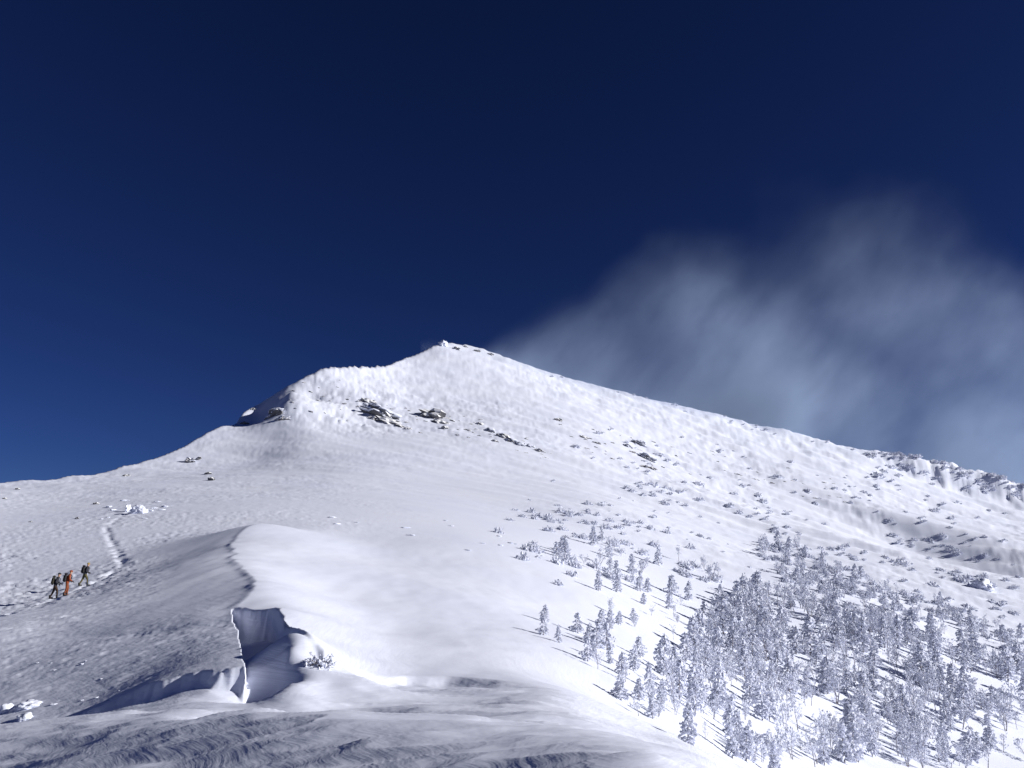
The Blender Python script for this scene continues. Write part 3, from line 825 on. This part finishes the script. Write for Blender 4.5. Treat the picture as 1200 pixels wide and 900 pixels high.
# ------------------------------------------------------------------ bare shrub in the broken wall
def wall_shrub():
    b = MB(); f = MB()
    for k in range(46):
        a = random.random() * 6.28; d = Vector((math.cos(a) * .8, -abs(math.sin(a)) * .6, random.uniform(.1, .9))).normalized()
        p = Vector((0, 0, 0)); pts = [p]
        for i in range(3):
            d = (d + Vector((random.uniform(-.4, .4), random.uniform(-.4, .4), random.uniform(-.3, .3)))).normalized()
            pts.append(pts[-1] + d * random.uniform(.08, .17))
        b.chain(pts, [.012, .009, .007, .004], 3)
        for q in pts[1:]: f.tuft(q, random.uniform(.02, .05))
    return b.mesh('twigs', M_TWIG), f.mesh('frost', M_RIMEC)
tw, fr = wall_shrub()
h = hit(376, 781, 12)
e = bpy.data.objects.new('bare_shrub', None); COL.objects.link(e); e.location = (h[0], h[1] - .05, h[2] - .05); e.scale = (1.15, 1, 1.15)
tag(e, 'dark bare twigged shrub half buried in the broken snow wall', 'shrub')
link('twigs', tw, parent=e); fo = link('frost', fr, parent=e); fo['kind'] = 'stuff'

# ------------------------------------------------------------------ climbers
SKIN = plain('skin', (.45, .28, .2), .6, .1)
def cloth(n, c): return plain(n, c, .8, .2, 14)
def climber(loc, yaw, jacket, trousers, pack, hat, label, stride=1, pole_label=None, tall=1.0):
    root = bpy.data.objects.new('person', None); COL.objects.link(root)
    root.location = loc; root.rotation_euler = (0, 0, yaw)
    root.scale = (tall, tall, tall)
    tag(root, label, 'person')
    s = stride
    J = [((0, 0, .96), .15), ((0, .04, 1.16), .15), ((0, .10, 1.38), .175), ((0, .15, 1.52), .07), ((0, .18, 1.60), .085), ((0, .19, 1.70), .098), ((0, .19, 1.77), .07)]
    E = [(0, 1), (1, 2), (2, 3), (3, 4), (4, 5), (5, 6)]
    def add(p, r, par):
        J.append((p, r)); E.append((par, len(J) - 1)); return len(J) - 1
    hands = []
    for sx in (-1, 1):
        sw = sx * s
        k = add((sx * .10, 0, .90), .115, 0)
        k = add((sx * .11, .13 * sw + .05, .50), .08, k); k = add((sx * .11, .22 * sw - .04, .10), .055, k)
        add((sx * .115, .22 * sw + .10, .05), .05, k)
        k = add((sx * .19, .11, 1.43), .08, 2); k = add((sx * .27, .08 - .06 * sw, 1.16), .06, k); k = add((sx * .25, .27 - .08 * sw, 1.03), .043, k)
        hands.append((sx, Vector(J[k][0])))
    me = bpy.data.meshes.new('body'); me.from_pydata([j[0] for j in J], E, [])
    o = bpy.data.objects.new('body', me); COL.objects.link(o)
    sk_ = o.modifiers.new('skin', 'SKIN'); sk_.use_smooth_shade = True
    for v, j in zip(me.skin_vertices[0].data, J): v.radius = (j[1], j[1])
    me.skin_vertices[0].data[0].use_root = True
    o.modifiers.new('sub', 'SUBSURF').levels = 2
    dg = bpy.context.evaluated_depsgraph_get(); dg.update()
    fm = bpy.data.meshes.new_from_object(o.evaluated_get(dg)); fm.name = 'body'
    bpy.data.objects.remove(o)
    fm.materials.clear()
    for m in (jacket, trousers, SKIN): fm.materials.append(m)
    for p in fm.polygons:
        z = p.center.z; x = abs(p.center.x)
        p.material_index = 2 if (z > 1.55 and x < .14) else (1 if (z < .90 and x < .22) else 0)
    fm.shade_smooth()
    link('body', fm, parent=root)
    black = M_BLACK
    for sx in (-1, 1):       # boots
        bm = bmesh.new(); sw = sx * s
        for (y0, y1, z0, z1, w) in ((-.10, .19, 0, .10, .055), (-.10, .04, .10, .27, .06)):
            r = bmesh.ops.create_cube(bm, size=1)
            for v in r['verts']: v.co = Vector((v.co.x * 2 * w * (1 - .25 * (v.co.z > 0)), y0 + (v.co.y + .5) * (y1 - y0), z0 + (v.co.z + .5) * (z1 - z0)))
        bmesh.ops.bevel(bm, geom=bm.edges[:], offset=.018, segments=2, affect='EDGES')
        m = bpy.data.meshes.new('boot'); bm.to_mesh(m); bm.free(); m.shade_smooth()
        link('boot', m, black, root, (sx * .112, .22 * sw - .02, -.01))
    for sx, p in hands:      # gloves: palm, four curled fingers, thumb
        g = MB()
        f = Vector((0, .85, -.5)).normalized(); side = Vector((1, 0, 0)); up = side.cross(f)
        g.prism(p - f * .04, p + f * .09, .05, .046, 6, .7)
        for i, L in enumerate((.075, .088, .082, .064)):
            b0 = p + f * .085 + side * ((i - 1.5) * .023); b1 = b0 + f * (L * .55) - up * .012; b2 = b1 + (f * .3 - up).normalized() * (L * .55)
            g.prism(b0, b1, .0125, .0115, 5); g.prism(b1, b2, .0115, .0085, 5)
        t0 = p - side * sx * .045 + f * .02; t1 = t0 - side * sx * .02 + f * .045; g.prism(t0, t1, .014, .013, 5); g.prism(t1, t1 + f * .03 - up * .02, .013, .009, 5)
        link('glove', g.mesh('glove', black, True), parent=root)
    def rbox(name, c, size, mat, bev, taper=1.0, tilt=.12, parent=root):
        bm = bmesh.new(); bmesh.ops.create_cube(bm, size=1)
        for v in bm.verts:
            t = taper if v.co.z > 0 else 1
            v.co = Vector((v.co.x * size[0] * t, v.co.y * size[1] * t, v.co.z * size[2]))
        bmesh.ops.bevel(bm, geom=bm.edges[:], offset=bev, segments=3, affect='EDGES')
        m = bpy.data.meshes.new(name); bm.to_mesh(m); bm.free(); m.shade_smooth()
        q = link(name, m, mat, parent, c); q.rotation_euler = (-tilt, 0, 0); return q
    bp = rbox('backpack', (0, -.17, 1.25), (.36, .25, .56), pack, .07, .9)
    rbox('lid', (0, .01, .31), (.33, .26, .13), pack, .05, .85, 0, bp)
    for sx in (-1, 1):
        rbox('side_pocket', (sx * .19, 0, -.12), (.08, .16, .24), pack, .03, .9, 0, bp)
        st = MB(); st.chain([(sx * .12, -.04, 1.47), (sx * .12, .13, 1.52), (sx * .13, .28, 1.40), (sx * .14, .24, 1.18), (sx * .15, .02, 1.06)], [.02] * 5, 4)
        link('strap', st.mesh('strap', black, True), parent=root)
    # hat with brim roll, nose, goggles
    bm = bmesh.new(); bmesh.ops.create_uvsphere(bm, u_segments=16, v_segments=10, radius=.118)
    bmesh.ops.delete(bm, geom=[v for v in bm.verts if v.co.z < -.02], context='VERTS')
    m = bpy.data.meshes.new('hat'); bm.to_mesh(m); bm.free(); m.shade_smooth()
    link('hat', m, hat, root, (0, .185, 1.71))
    g = MB(); g.prism((0, .27, 1.70), (0, .315, 1.655), .012, .02, 5); link('nose', g.mesh('nose', SKIN, True), parent=root)
    g = MB(); g.prism((-.07, .265, 1.70), (.07, .265, 1.70), .03, .03, 8, .6); link('goggles', g.mesh('goggles', black, True), parent=root)
    if pole_label:
        sx, p = hands[1]
        wp = Matrix.Rotation(yaw, 4, 'Z') @ (p + Vector((0, .07, -.05)))
        tip = Matrix.Rotation(yaw, 4, 'Z') @ (p + Vector((.10, .05, -1.03)))
        L0 = Vector(loc)
        pe = bpy.data.objects.new('trekking_pole', None); COL.objects.link(pe); pe.location = L0 + tip
        tag(pe, pole_label, 'pole')
        a = MB(); a.prism((0, 0, 0), wp - tip, .010, .014, 6); link('shaft', a.mesh('shaft', M_POLE, True), parent=pe)
        a = MB(); d = (wp - tip).normalized(); a.prism((wp - tip) - d * .05, (wp - tip) + d * .10, .02, .022, 6); link('grip', a.mesh('grip', black, True), parent=pe)
        a = MB(); a.prism(d * .06, d * .075, .05, .045, 10); link('basket', a.mesh('basket', black, True), parent=pe)
    return root
M_BLACK = cloth('black_cloth', (.02, .02, .022)); M_POLE = plain('blue_metal', (.10, .2, .35), .4)
NAVY = cloth('dark_jacket', (.022, .024, .035)); OLIVE = cloth('olive_trousers', (.10, .085, .03)); ORANGE = cloth('orange_shell', (.28, .055, .014)); RUST = cloth('rust_trousers', (.20, .05, .015))
DKR = cloth('brown_trousers', (.05, .025, .015)); PACKD = cloth('dark_pack', (.03, .028, .02)); PACKB = cloth('black_pack', (.016, .016, .02)); YEL = cloth('mustard_hat', (.35, .25, .06))
def foot(u, v):
    h = hit(u, v, 20); return (h[0], h[1], h[2] + .0)
climber(foot(63, 702), R(-62), NAVY, DKR, PACKD, M_BLACK, 'last climber in the line, dark jacket, big dark backpack and dark brown trousers', 1, 'thin blue trekking pole held by the dark jacketed last climber')
climber(foot(77, 698), R(-55), ORANGE, RUST, PACKB, ORANGE, 'climber in orange jacket with black backpack walking between two dark clad climbers', -.45, tall=.96)
climber(foot(98, 687), R(-50), NAVY, OLIVE, PACKB, YEL, 'leading climber in dark jacket and olive trousers with black backpack', 1.25, 'thin blue trekking pole held by the leading climber in olive trousers')
